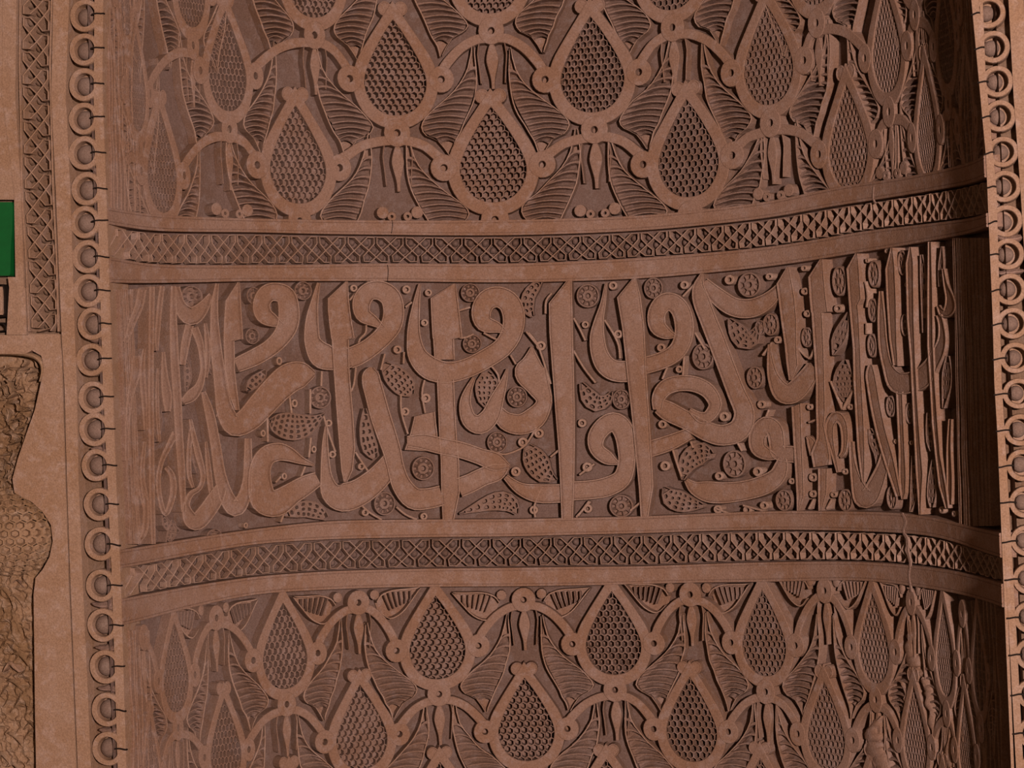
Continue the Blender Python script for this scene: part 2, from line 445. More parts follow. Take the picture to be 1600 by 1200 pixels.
up = thing('honeycomb_panel', 'tall upper niche panel of pierced honeycomb drops and ribbed leaves', 'relief panel', (0, 1, Z1(0)))
lo = thing('honeycomb_panel', 'lower niche panel of pierced honeycomb drops and ribbed leaves below the friezes', 'relief panel', (0, 1, -1.1))
def clamp_low(u, v): return max(v, (Z1(u)+Z1b(u))/2)
def clamp_high(u, v): return min(v, (Z5(u)*.4+Z6(u)*.6))
def spacing(pts, nominal, sc):
    th = [Niche.at(*p[:2])[0] for p in pts]; out = []
    for i in range(len(pts)):
        a = th[max(i-1, 0)]; b = th[min(i+1, len(th)-1)]
        if len(pts[i]) > 2: out.append(pts[i][2]*sc); continue
        out.append(max(.50*sc, min(1.08*sc, (b-a)/(2 if 0 < i < len(th)-1 else 1)/nominal*sc)))
    return out
def row(root, pts, nominal, sc, zc, what='frame comb rings boss bands leaves discs spindle', lim=1.30, below=None):
    sx = spacing(pts, nominal, sc); sn = spacing(below, nominal, sc) if below else None
    for i, p in enumerate(pts):
        p = p[:2]; u = Niche.at(*p)[0]
        if abs(u) > lim: continue
        tgt = None
        if below:
            tgt = [None, None]
            for q, s_ in zip(below, sn):
                U, V = Niche.at(*q[:2])
                if U < u: tgt[0] = (U+75*K*s_, V-12*K*sc)
                elif tgt[1] is None: tgt[1] = (U-75*K*s_, V-12*K*sc)
        medallion(root, p, sx[i], sc, zc, what, tgt=tgt)
rowT = [(196, -20, .30), (298, -30, .50), (488, -42), (764, -47), (1047, -54), (1272, -66), (1425, -86), (1496, -100)]
rowA = [(214, 130, .34), (355, 102, .64), (617, 112), (925, 107), (1200, 92), (1385, 68), (1478, 50)]
rowB = [(184, 240, .25), (253, 258, .55), (465, 248), (770, 248), (1075, 238), (1325, 220), (1448, 195), (1512, 180)]
row(up, rowT, .506, 1.0, clamp_low, 'frame comb rings boss bands leaves spindle', below=rowA)
row(up, rowA, .506, 1.0, clamp_low, below=rowB)
row(up, rowB, .506, 1.0, clamp_low, 'frame comb rings boss bands leaves discs')
row0 = [(222, 905), (335, 878), (557, 858), (815, 855), (1075, 845), (1285, 835), (1420, 848), (1500, 862)]
row1 = [(222, 1085, .28), (275, 1048, .55), (445, 1015), (683, 1002), (958, 995), (1193, 995), (1365, 1003), (1476, 1020), (1530, 1040)]
row2 = [(238, 1200, .35), (353, 1166, .62), (565, 1142), (822, 1130), (1080, 1130), (1290, 1140), (1430, 1150), (1510, 1165)]
row3 = [(300, 1310), (455, 1280), (690, 1262), (950, 1258), (1190, 1258), (1365, 1265), (1476, 1285)]
row(lo, row0, .436, .86, clamp_high, 'boss bands spindle', below=row1)
row(lo, row1, .436, .86, clamp_high, 'frame comb rings boss bands leaves spindle', below=row2)
row(lo, row2, .436, .86, clamp_high, below=row3)
row(lo, row3, .436, .86, clamp_high, 'frame comb rings discs leaves')
# small leaves hanging from the rail between the bosses
for (bx, by) in row0[1:7]:
    for s in (-1, 1):
        cu, cv = Niche.at(bx, by+80)
        i = row0.index((bx, by)); a = Niche.at(*row0[i-1])[0]; b = Niche.at(*row0[i+1])[0]
        sx = max(.5, (b-a)/2/.436)*K
        T = lambda x, y: (cu+s*x*sx, cv-y*K)
        Lq = spline([(106, -14), (84, -13), (60, -12), (42, -6), (34, 4)], 3); Rq = spline([(108, -12), (92, 8), (76, 25), (56, 33), (40, 22)], 3)
        mb = MB(); Lp = [T(*q) for q in Lq]; Rp = [T(*q) for q in Rq]
        if s < 0: Lp, Rp = Rp, Lp
        ribbon(mb, Lp, Rp, 'leaf', 0); mb.build('small_leaf', M_FRONT, lo)
        mb = MB()
        for t in range(6):
            P = [(46+t*9, -8), (50+t*8.2, 3), (57+t*6.2, 19-t*2.2)]
            ribbon(mb, [T(x-1.6, y) for x, y in P] if s > 0 else [T(x+1.6, y) for x, y in P], [T(x+1.6, y) for x, y in P] if s > 0 else [T(x-1.6, y) for x, y in P], 'rib', 0)
        mb.build('small_leaf_ribs', M_COMB, lo)
        mb = MB(); lathe(mb, T(31, -6), [(8*K, -D), (7.6*K, -.002), (6*K, -.001), (2*K, 0)], sx/K, 1, 10); mb.build('bead', M_FRONT, lo)
# upper panel: small bosses and three-hole knobs standing on the rail
for (bx, by) in [q[:2] for q in rowA[1:6]]:
    for s in (-1, 1):
        cu, cv = Niche.at(bx, by)
        mb = MB(); lathe(mb, (cu+s*.020+random.uniform(-.002, .002), Z1(cu)+.010), ringprof(.012, .004, .001), 1, 1, 10); mb.build('small_ring', M_FRONT, up)
        mb = MB(); lathe(mb, (cu+s*.045, Z1(cu)+.020), [(.016, -D), (.0155, -.001), (.013, 0), (.004, 0)], 1, 1, 12); mb.build('disc', M_FRONT, up)

# fine upright ribs where both panels turn into the jambs
def uprights(root, xs, y0, y1, lean, w_):
    for x in xs:
        P = []
        for i in range(9):
            t = i/8; P.append((x+lean*t+random.uniform(-1.2, 1.2), y0+(y1-y0)*t, w_*random.uniform(.6, 1.3)))
        mb = MB(); path_px(mb, P, 'wire', random.uniform(-.001, .002), 3); mb.build('upright_rib', M_FRONT, root)
uprights(up, (168, 173, 178, 183, 189, 196, 204), -20, 330, 8, 3.0)
uprights(up, (1487, 1492, 1497, 1502, 1507, 1512), -20, 262, 14, 1.8)
uprights(lo, (203, 208, 213, 219, 226, 234), 985, 1230, 10, 3.0)
uprights(lo, (1516, 1522, 1528, 1534, 1540, 1546, 1552), 938, 1230, 14, 1.9)

# ------------------------------------------------------------------ inscription
ins = thing('inscription_band', 'broad carved cursive inscription with flowers between the two lattice friezes', 'inscription', (0, 1, Z4(0)))
EDG = [  # straight uprights: (left edge, right edge) down the stroke, level
 (3, [((886, 438), (894, 438)), ((857, 474), (895, 474)), ((858, 520), (896, 520)), ((864, 600), (898, 600)), ((867, 640), (899, 640)), ((872, 700), (899, 700)), ((875, 760), (898, 760)), ((877, 812), (896, 812))]),
 (3, [((990, 434), (994, 434)), ((964, 465), (1002, 462)), ((972, 512), (1008, 510)), ((981, 598), (1012, 598)), ((986, 640), (1015, 640)), ((992, 700), (1019, 700)), ((998, 760), (1022, 760)), ((1001, 808), (1014, 808))]),
 (3, [((539, 440), (543, 440)), ((511, 466), (545, 466)), ((511, 485), (547, 485)), ((513, 505), (550, 505)), ((516, 528), (554, 528)), ((517, 531), (545, 531)), ((520, 580), (546, 580)), ((525, 650), (552, 650)), ((529, 700), (555, 700)), ((532, 735), (551, 735)), ((536, 753), (542, 753))]),
 (2, [((370, 441), (374, 441)), ((351, 470), (376, 468)), ((349, 500), (378, 500)), ((348, 530), (380, 530)), ((348, 533), (366, 533)), ((350, 580), (367, 580)), ((356, 615), (371, 615)), ((366, 641), (374, 641))]),
 (2, [((708, 443), (712, 443)), ((672, 466), (716, 466)), ((673, 490), (719, 490)), ((675, 527), (723, 527)), ((676, 530), (710, 530)), ((678, 562), (711, 562))]),
 (1, [((682, 592), (710, 592)), ((684, 640), (712, 640)), ((686, 690), (715, 690)), ((688, 720), (718, 720)), ((689, 770), (719, 770)), ((691, 813), (710, 813))]),
 (0, [((647, 651), (680, 643)), ((641, 676), (684, 676)), ((632, 703), (686, 706))]),
 (3, [((1231, 417), (1234, 417)), ((1214, 444), (1240, 442)), ((1217, 465), (1244, 465)), ((1221, 499), (1247, 499)), ((1227, 540), (1247, 540)), ((1230, 570), (1249, 570)), ((1234, 594), (1239, 594))]),
 (3, [((1283, 405), (1287, 405)), ((1264, 433), (1290, 433)), ((1266, 465), (1293, 465)), ((1268, 487), (1296, 487)), ((1269, 489), (1287, 489)), ((1273, 550), (1290, 550)), ((1276, 600), (1291, 600)), ((1276, 640), (1292, 640)), ((1277, 665), (1290, 665)), ((1277, 685), (1295, 690)), ((1268, 708), (1299, 712)), ((1272, 730), (1298, 726))]),
 (2, [((1237, 636), (1253, 630)), ((1240, 690), (1255, 690)), ((1243, 739), (1257, 739)), ((1245, 775), (1258, 775)), ((1246, 798), (1250, 798))]),
 (1, [((1278, 732), (1294, 732)), ((1278, 770), (1293, 770)), ((1279, 798), (1285, 798))]),
 (3, [((1338, 396), (1342, 396)), ((1324, 420), (1345, 420)), ((1327, 465), (1348, 467)), ((1328, 477), (1343, 477)), ((1330, 500), (1345, 500)), ((1334, 544), (1347, 544)), ((1335, 595), (1349, 595)), ((1338, 650), (1352, 650)), ((1341, 700), (1354, 700)), ((1345, 735), (1354, 735)), ((1349, 753), (1352, 753))]),
 (3, [((1394, 387), (1397, 387)), ((1385, 421), (1401, 418)), ((1387, 470), (1403, 470)), ((1391, 530), (1404, 530)), ((1397, 570), (1406, 572))]),
 (1, [((1400, 612), (1411, 612)), ((1402, 660), (1413, 660)), ((1404, 704), (1415, 704)), ((1404, 745), (1417, 745)), ((1406, 770), (1416, 770)), ((1409, 780), (1412, 780))]),
 (3, [((1423, 386), (1426, 386)), ((1417, 412), (1430, 410)), ((1419, 500), (1431, 500)), ((1424, 560), (1433, 560)), ((1427, 620), (1436, 620)), ((1430, 680), (1440, 680)), ((1433, 740), (1445, 740)), ((1438, 804), (1441, 804))]),
 (2, [((1451, 378), (1457, 378)), ((1450, 450), (1459, 450)), ((1450, 540), (1460, 540)), ((1454, 600), (1463, 600)), ((1457, 660), (1467, 660)), ((1462, 710), (1471, 710)), ((1468, 760), (1480, 760)), ((1478, 794), (1484, 794))]),
]
STR = [  # (level, [(x, y, width)])
 (2, [(600, 513, 6), (584, 502, 18), (567, 491, 26), (565, 471, 30), (576, 456, 30), (594, 454, 32), (610, 465, 34), (615, 486, 34), (611, 508, 34), (597, 527, 32), (577, 544, 32), (558, 555, 34), (545, 560, 34)]),
 (1, [(548, 558, 34), (520, 560, 38), (502, 554, 42), (489, 535, 28), (487, 515, 24), (488, 495, 20), (491, 475, 14), (495, 455, 9), (498, 442, 6)]),
 (2, [(442, 508, 4), (428, 502, 20), (412, 492, 28), (408, 475, 28), (416, 460, 30), (430, 456, 30), (446, 463, 32), (451, 485, 34), (449, 508, 34), (438, 528, 30), (420, 545, 28), (398, 558, 28), (378, 567, 26), (369, 571, 24)]),
 (1, [(339, 443, 6), (335, 475, 12), (335, 505, 14), (337, 540, 18), (342, 580, 20), (346, 612, 22), (352, 643, 28), (366, 665, 34), (388, 655, 40), (408, 634, 44), (430, 610, 46), (452, 591, 48), (472, 585, 42), (486, 584, 22), (492, 584, 8)]),
 (1, [(491, 727, 4), (470, 719, 14), (452, 710, 24), (435, 706, 30), (417, 712, 32), (407, 730, 34), (406, 755, 38), (412, 780, 44), (432, 786, 44), (455, 772, 36), (478, 758, 32), (497, 748, 24)]),
 (0, [(318, 612, 8), (325, 635, 14), (331, 660, 16), (338, 700, 17), (344, 740, 19), (354, 775, 24), (368, 794, 28), (381, 778, 22), (387, 750, 16), (388, 715, 14), (388, 685, 12)]),
 (1, [(792, 520, 4), (778, 512, 18), (757, 505, 28), (752, 487, 32), (761, 469, 34), (779, 464, 34), (796, 474, 36), (803, 496, 36), (799, 521, 34), (785, 543, 32), (760, 560, 32), (730, 575, 32), (700, 582, 34), (672, 575, 38), (653, 556, 32), (647, 530, 24), (647, 505, 19), (650, 480, 14), (653, 460, 9), (656, 444, 5)]),
 (2, [(636, 690, 18), (660, 690, 26), (690, 697, 27), (720, 703, 27), (750, 713, 27), (775, 722, 30), (796, 729, 8)]),
 (1, [(793, 728, 10), (778, 737, 28), (755, 745, 30), (735, 755, 31), (717, 762, 32)]),
 (3, [(580, 574, 8), (579, 583, 26), (580, 597, 31), (586, 620, 32), (594, 650, 33), (604, 680, 32), (612, 705, 30), (618, 730, 28), (627, 757, 32), (645, 778, 36), (668, 779, 34), (690, 774, 33)]),
 (1, [(509, 666, 4), (508, 690, 10), (508, 715, 14), (510, 745, 20), (517, 768, 34), (535, 777, 46), (560, 770, 44), (585, 752, 40), (603, 733, 36), (618, 715, 34)]),
 (1, [(741, 590, 6), (731, 612, 14), (727, 632, 20), (733, 655, 26), (750, 663, 32), (766, 650, 30), (776, 625, 24), (786, 600, 14), (793, 576, 4)]),
 (0, [(777, 640, 18), (790, 657, 30), (813, 663, 34), (836, 652, 36), (850, 628, 26), (841, 604, 38), (829, 580, 52), (830, 562, 28), (831, 541, 3)]),
 (0, [(790, 745, 10), (812, 763, 20), (840, 771, 30), (875, 771, 30)]),
 (1, [(1057, 525, 5), (1042, 521, 20), (1028, 510, 28), (1026, 490, 29), (1036, 474, 30), (1050, 472, 30), (1063, 484, 31), (1069, 506, 31), (1067, 530, 30), (1057, 549, 29), (1037, 562, 28), (1005, 572, 28)]),
 (0, [(1005, 574, 28), (982, 580, 34), (960, 579, 34), (945, 569, 32), (936, 550, 28), (933, 525, 24), (936, 500, 16), (942, 475, 10), (947, 442, 4)]),
 (1, [(1097, 427, 4), (1092, 448, 20), (1096, 470, 28), (1107, 500, 28), (1119, 530, 29), (1136, 575, 29), (1150, 612, 30), (1163, 645, 33), (1155, 671, 36), (1130, 680, 34), (1105, 674, 32), (1075, 658, 30), (1045, 643, 32), (1030, 634, 26)]),
 (2, [(1028, 640, 16), (1029, 622, 22), (1040, 606, 26), (1060, 599, 26), (1085, 600, 26), (1107, 611, 25), (1118, 632, 22), (1108, 650, 20), (1095, 652, 18), (1078, 640, 8)]),
 (0, [(1100, 440, 16), (1120, 462, 28), (1145, 479, 31), (1170, 482, 31), (1192, 474, 28), (1211, 458, 20), (1226, 438, 12), (1234, 422, 5)]),
 (0, [(1078, 677, 20), (1045, 692, 26), (1010, 703, 27), (985, 708, 27)]),
 (1, [(966, 724, 6), (950, 716, 22), (933, 702, 24), (932, 682, 28), (946, 664, 30), (962, 660, 32), (975, 675, 34), (979, 700, 30), (979, 725, 28), (971, 748, 30), (950, 760, 32), (925, 765, 31), (895, 767, 31)]),
 (1, [(1212, 714, 10), (1200, 710, 20), (1185, 700, 26), (1184, 680, 28), (1197, 665, 30), (1210, 672, 28), (1214, 692, 26), (1216, 706, 26), (1228, 709, 27), (1240, 710, 27)]),
 (1, [(1072, 750, 8), (1085, 762, 22), (1105, 768, 34), (1130, 770, 34), (1165, 766, 32), (1195, 757, 32), (1214, 744, 28), (1221, 727, 22), (1222, 716, 14)]),
 (1, [(1202, 538, 4), (1204, 565, 12), (1209, 590, 20), (1222, 612, 32), (1238, 614, 34), (1255, 598, 32), (1272, 574, 26)]),
 (1, [(1261, 682, 4), (1267, 690, 14), (1273, 710, 16)]),
 (2, [(1310, 738, 4), (1304, 712, 8), (1297, 682, 14), (1298, 662, 16), (1308, 651, 18), (1318, 662, 14), (1321, 685, 12), (1319, 705, 10), (1313, 714, 6)]),
 (1, [(1330, 690, 7), (1332, 720, 10), (1338, 750, 18), (1348, 776, 32), (1358, 776, 30), (1368, 757, 26), (1378, 732, 20), (1384, 710, 16)]),
 (2, [(1361, 570, 8), (1361, 585, 16), (1364, 605, 17), (1370, 640, 17), (1379, 680, 17), (1389, 715, 17), (1397, 745, 14), (1405, 775, 10)]),
 (1, [(1376, 455, 5), (1377, 490, 12), (1380, 540, 15), (1388, 575, 18), (1402, 597, 34), (1420, 598, 34), (1440, 590, 34), (1455, 570, 24), (1466, 550, 20), (1472, 530, 14), (1471, 508, 10), (1467, 492, 10)]),
 (1, [(1485, 655, 6), (1483, 700, 8), (1484, 750, 10), (1483, 788, 10)]),
 (1, [(1474, 420, 4), (1478, 445, 8), (1484, 465, 14), (1484, 482, 18), (1474, 490, 14), (1466, 478, 6)]),
 (2, [(270, 447, 8), (270, 500, 12), (272, 560, 14), (276, 620, 14), (279, 680, 13), (283, 740, 12), (286, 800, 8)]),
 (3, [(236, 448, 9), (235, 500, 9), (234, 600, 9), (235, 700, 9), (236, 780, 9), (238, 850, 7)]),
 (0, [(277, 448, 10), (282, 478, 20), (299, 494, 30), (316, 482, 22), (330, 460, 8)]),
 (1, [(296, 508, 14), (289, 540, 14), (285, 570, 10)]),
 (1, [(303, 512, 14), (312, 535, 12), (316, 560, 10), (317, 580, 10), (311, 603, 14), (299, 618, 20), (286, 628, 12)]),
 (1, [(255, 550, 5), (257, 590, 12), (261, 620, 16), (262, 643, 10)]),
 (1, [(222, 452, 14), (217, 478, 14), (206, 505, 12), (196, 535, 8)]),
 (1, [(213, 556, 12), (213, 572, 17), (210, 592, 14), (203, 620, 10), (199, 660, 8), (198, 720, 6)]),
 (1, [(274, 676, 12), (262, 700, 10), (252, 722, 8), (247, 752, 8), (251, 785, 8), (258, 803, 8), (266, 788, 10), (271, 764, 11), (268, 742, 10), (259, 730, 8)]),
 (1, [(297, 655, 5), (302, 680, 9), (310, 712, 11), (317, 742, 9), (312, 762, 8), (298, 772, 10), (291, 790, 12), (297, 810, 24), (308, 815, 28), (323, 799, 28), (337, 778, 26), (346, 760, 18)]),
 (1, [(226, 690, 5), (222, 740, 8), (228, 790, 10), (226, 830, 10), (216, 845, 5)]),
 (0, [(212, 660, 5), (214, 720, 6), (213, 780, 6), (220, 840, 5)]),
 (0, [(254, 447, 8), (251, 470, 9), (248, 500, 9), (246, 530, 8), (246, 548, 4)]),
 (0, [(226, 545, 5), (223, 570, 9), (224, 600, 10), (227, 640, 9), (228, 672, 6)]),
 (0, [(321, 505, 5), (324, 530, 9), (325, 560, 9), (322, 590, 6)]),
 (0, [(214, 740, 5), (222, 770, 10), (230, 800, 12), (226, 825, 10), (219, 848, 4)]),
 (0, [(247, 575, 3), (246, 610, 6), (247, 655, 6), (250, 690, 4)]),
 (0, [(340, 652, 5), (344, 640, 8), (341, 625, 5)]),
 (0, [(300, 660, 5), (296, 700, 8), (296, 740, 8), (302, 762, 5)]),
 (0, [(322, 690, 4), (326, 730, 9), (330, 765, 9), (334, 790, 5)]),
]
LV = .0016
def stroke(lv, f, data):
    mb = MB(); f(mb, data, 'letter', lv*LV); mb.build('letter_stroke', M_FRONT, ins)
for lv, P in STR: stroke(lv, path_px, P)
for lv, Ed in EDG: stroke(lv, edges_px, Ed)
for x0, x1, wd in ((187, 205, 3), (192, 211, 4), (198, 216, 4), (205, 218, 4), (1500, 1512, 5), (1506, 1521, 4), (1511, 1526, 3), (1517, 1531, 3), (1523, 1537, 3), (1529, 1542, 3), (1535, 1547, 3), (1490, 1500, 3), (1495, 1507, 3)):
    y0, y1 = (452, 850) if x0 < 800 else (372, 822)
    P = []
    for i in range(9):
        t = i/8; P.append((x0+(x1-x0)*t+random.uniform(-1, 1), y0+(y1-y0)*t, wd*random.uniform(.7, 1.2)))
    stroke(0, path_px, P)
ROS = [(475, 454, 14, 15), (735, 457, 15, 15), (738, 537, 15, 15), (918, 462, 18, 19), (1020, 450, 15, 17), (1097, 557, 17, 21), (1169, 445, 18, 20), (1202, 507, 12, 18), (1178, 590, 13, 18), (502, 621, 17, 18), (662, 732, 18, 19), (602, 787, 17, 19), (777, 691, 16, 17), (808, 620, 16, 17), (970, 624, 14, 16), (970, 791, 19, 18), (1146, 725, 18, 22), (1309, 439, 11, 24), (1259, 527, 9, 16), (1363, 428, 9, 22), (1361, 485, 7, 19), (1360, 540, 7, 19), (1407, 411, 7, 20), (1411, 508, 6, 18), (1389, 635, 7, 17), (1418, 646, 6, 17), (1391, 778, 8, 19), (1319, 782, 11, 18), (1223, 782, 13, 17), (302, 463, 17, 17), (398, 462, 11, 14), (396, 525, 11, 13), (337, 838, 12, 12), (1449, 560, 5, 16), (333, 572, 6, 14), (1186, 512, 8, 12)]
for x, y, rx, ry in ROS:
    c = Niche.at(x, y); ru = abs(Niche.at(x+rx, y)[0]-Niche.at(x-rx, y)[0])/2; rv = abs(Niche.at(x, y+ry)[1]-Niche.at(x, y-ry)[1])/2
    mb = MB()
    def E(f, a): return c[0]+ru*f*cos(a), c[1]+rv*f*sin(a)
    n = 27; prof = [(1, -D), (.985, -.005), (.95, -.0035), (.87, -.0035), (.84, -.006)]
    rows = [[mb.p(*E(f, 2*pi*i/n), h) for i in range(n)] for f, h in prof]
    # nine petal pits between spokes
    rr = [[], []]
    for i in range(n):
        a = 2*pi*i/n; k = i % 3
        rr[0].append(mb.p(*E(.80 if k else .84, a), -.016 if k else -.006)); rr[1].append(mb.p(*E(.56 if k else .5, a), -.016 if k else -.006))
    r3 = [mb.p(*E(.44, 2*pi*i/n), -.006) for i in range(n)]; r4 = [mb.p(*E(.24, 2*pi*i/n), -.005) for i in range(n)]; r5 = [mb.p(*E(.17, 2*pi*i/n), -.018) for i in range(n)]
    R_ = rows+rr+[r3, r4, r5]
    for A, B in zip(R_[:-1], R_[1:]):
        for i in range(n): mb.face(A[i], A[(i+1) % n], B[(i+1) % n], B[i])
    mb.face(*r5); mb.build('rosette', M_COMB, ins)
LEA = [[(422, 657, 6), (430, 660, 28), (445, 664, 42), (462, 667, 44), (480, 664, 36), (497, 655, 16), (508, 646, 3)],
 [(601, 570, 14), (612, 582, 32), (625, 595, 38), (637, 608, 32), (645, 617, 10)],
 [(571, 638, 6), (572, 658, 18), (574, 680, 24), (580, 702, 26), (588, 716, 10)],
 [(759, 581, 14), (761, 594, 34), (760, 610, 36), (760, 626, 26), (765, 640, 5)],
 [(824, 697, 14), (831, 710, 34), (840, 726, 40), (852, 742, 30), (870, 750, 4)],
 [(718, 803, 3), (740, 795, 14), (765, 786, 26), (785, 783, 32), (800, 790, 26), (808, 803, 8)],
 [(446, 806, 6), (462, 799, 22), (480, 795, 28), (498, 800, 26), (512, 810, 10)],
 [(908, 598, 8), (918, 618, 26), (932, 630, 28), (948, 624, 18), (955, 612, 5)],
 [(1066, 750, 6), (1070, 730, 26), (1082, 714, 36), (1098, 708, 34), (1112, 712, 12)],
 [(1037, 762, 8), (1046, 776, 30), (1062, 784, 34), (1080, 788, 24), (1098, 790, 8)],
 [(1138, 498, 6), (1148, 514, 26), (1160, 530, 32), (1174, 528, 26), (1184, 508, 6)],
 [(846, 438, 6), (836, 448, 18), (826, 462, 22), (824, 480, 22), (832, 494, 8)],
 [(1318, 562, 6), (1316, 578, 24), (1316, 596, 34), (1317, 612, 26), (1318, 628, 5)],
 [(1478, 556, 6), (1477, 580, 15), (1476, 605, 15), (1471, 638, 4)],
 [(1437, 398, 5), (1440, 430, 11), (1442, 470, 12), (1441, 520, 6)],
 [(1424, 712, 5), (1426, 745, 12), (1425, 775, 12), (1420, 800, 3)],
 [(1455, 718, 4), (1454, 745, 13), (1453, 775, 15), (1453, 793, 6)],
 [(1357, 670, 6), (1363, 688, 17), (1371, 708, 17), (1368, 728, 3)],
 [(1469, 385, 3), (1468, 410, 9), (1467, 430, 9), (1465, 448, 3)],
 [(1447, 645, 4), (1449, 665, 11), (1450, 690, 11), (1452, 705, 4)],
 [(388, 612, 6), (396, 600, 20), (408, 590, 20), (416, 578, 6)],
 [(574, 641, 4), (572, 660, 4)],
 [(253, 640, 3), (249, 655, 14), (248, 672, 13), (250, 690, 3)],
 [(305, 685, 3), (307, 700, 12), (308, 720, 12), (310, 740, 3)],
 [(292, 560, 3), (295, 575, 12), (295, 595, 12), (292, 612, 3)],
 [(218, 700, 3), (217, 715, 10), (218, 735, 9), (220, 752, 3)],
 [(322, 618, 3), (332, 640, 9), (326, 668, 3)],
 [(256, 800, 3), (262, 818, 14), (272, 826, 16), (282, 830, 4)],
 [(272, 812, 5), (272, 825, 14), (268, 840, 14), (262, 848, 4)],
 [(1300, 555, 3), (1306, 535, 20), (1314, 515, 20), (1323, 488, 4)],
 [(1192, 628, 6), (1198, 640, 12), (1192, 650, 6)]]
for P in LEA[:-1]:
    if len(P) < 4: continue
    Q = spline(P, 2); Lp = []; Rp = []; Li = []; Ri = []
    for i, q in enumerate(Q):
        a, b = Q[max(i-1, 0)], Q[min(i+1, len(Q)-1)]; dx, dy = b[0]-a[0], b[1]-a[1]; l = sqrt(dx*dx+dy*dy)+1e-9
        nx, ny = -dy/l*q[2]/2, dx/l*q[2]/2; f = max(0, (q[2]-4)/max(q[2], 1))
        Lp.append(Niche.at(q[0]-nx, q[1]-ny)); Rp.append(Niche.at(q[0]+nx, q[1]+ny))
        if 0 < i < len(Q)-1: Li.append(Niche.at(q[0]-nx*f, q[1]-ny*f)); Ri.append(Niche.at(q[0]+nx*f, q[1]+ny*f))
    mb = MB(); ribbon(mb, Lp, Rp, 'tray', 0); lf = mb.build('dotted_leaf', M_COMB, ins)
    mb = MB(); pitgrid(mb, Li, Ri, .0125, -.0050, deep=-.0220, size=.66); mb.build('drilled_face', M_COMB, lf)
RNG = [(554, 450, 6), (636, 452, 7), (670, 457, 6), (664, 504, 6), (622, 546, 7), (438, 564, 7), (462, 630, 7), (515, 661, 6), (492, 702, 6), (521, 710, 6), (566, 729, 6), (572, 801, 6), (663, 807, 6), (666, 622, 8), (634, 643, 7), (413, 677, 6), (845, 540, 8), (842, 677, 8), (817, 691, 8), (806, 737, 8), (909, 661, 7), (917, 730, 8), (918, 795, 7), (957, 446, 7), (914, 507, 6), (965, 522, 7), (1032, 543, 7), (1060, 577, 6), (1068, 445, 7), (1130, 651, 8), (1034, 663, 7), (1038, 728, 8), (1122, 744, 7), (1182, 737, 8), (1120, 796, 7), (1166, 797, 7), (1138, 437, 8), (1200, 432, 6), (1254, 419, 5), (1255, 455, 6), (1259, 490, 6), (1213, 531, 6), (1192, 790, 7), (1263, 636, 5), (1268, 746, 7), (1268, 772, 6), (1300, 773, 5), (1318, 737, 5), (1326, 636, 5), (1235, 752, 5), (1307, 482, 7), (834, 797, 7), (446, 744, 6), (386, 821, 5), (1352, 407, 4), (1382, 392, 4), (1413, 445, 4), (1415, 474, 4), (1361, 648, 4), (1396, 690, 4), (1421, 692, 4), (1468, 797, 6), (1487, 803, 5), (1188, 632, 7)]
for x, y, r in RNG:
    c = Niche.at(x, y); ru = abs(Niche.at(x+r, y)[0]-Niche.at(x-r, y)[0])/2; rv = abs(Niche.at(x, y+r)[1]-Niche.at(x, y-r)[1])/2
    if abs(c[0]) > .75: ru *= .7
    mb = MB(); lathe(mb, c, [(1, -D), (.97, -.006), (.88, -.0045), (.5, -.0045), (.44, -.006), (.38, -.022), (.1, -.023)], ru, rv, 14)
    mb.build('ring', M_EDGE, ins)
TEN = [[(577, 440), (562, 452), (547, 469)], [(573, 508), (572, 520), (563, 530), (560, 543)], [(504, 580), (503, 603)], [(557, 574), (554, 600), (549, 612)], [(602, 553), (599, 565), (596, 578)], [(632, 550), (631, 568)], [(486, 608), (486, 646)], [(507, 650), (514, 675), (525, 706)], [(487, 684), (484, 715)], [(556, 706), (565, 720), (577, 738)], [(478, 729), (470, 749)], [(453, 613), (457, 645)], [(419, 645), (420, 690)], [(446, 800), (440, 816)], [(627, 616), (628, 645), (638, 678)], [(664, 594), (660, 615), (665, 645)], [(566, 790), (580, 802), (597, 812)], [(620, 792), (634, 804), (652, 812)], [(798, 555), (806, 569)], [(768, 572), (778, 585), (780, 598)], [(826, 520), (838, 535), (846, 555), (860, 600)], [(838, 667), (825, 690), (812, 702), (790, 710), (778, 708)], [(872, 704), (860, 714)], [(740, 706), (756, 718)], [(862, 458), (853, 470), (852, 490)], [(822, 518), (840, 540)], [(896, 497), (906, 515), (914, 532)], [(896, 548), (912, 575), (930, 598)], [(944, 500), (957, 520), (966, 540), (968, 560)], [(1068, 556), (1066, 586)], [(1098, 428), (1082, 446), (1066, 463)], [(900, 808), (922, 784)], [(984, 798), (1000, 785)], [(1050, 702), (1056, 722), (1064, 745)], [(1150, 690), (1158, 705)], [(1048, 560), (1040, 578), (1034, 592)], [(920, 783), (903, 806)], [(928, 725), (905, 742)], [(975, 722), (962, 745)], [(1100, 545), (1085, 520)], [(1190, 555), (1205, 535)], [(1200, 640), (1190, 665)], [(1246, 545), (1262, 560), (1270, 545)], [(1296, 596), (1306, 620), (1314, 640)], [(1332, 610), (1322, 625), (1315, 640)], [(1262, 660), (1276, 655)], [(1262, 795), (1270, 780)], [(1290, 795), (1298, 780)], [(845, 765), (835, 790), (836, 808)], [(1118, 795), (1145, 805)], [(1160, 790), (1190, 798)], [(700, 520), (722, 528), (740, 522)], [(718, 485), (735, 480)], [(756, 520), (775, 530), (790, 532)], [(1350, 440), (1354, 462), (1352, 480)], [(1352, 505), (1352, 522)], [(400, 750), (402, 740)], [(440, 745), (432, 754)], [(634, 480), (644, 472)], [(1078, 690), (1082, 700)], [(396, 760), (398, 790)]]
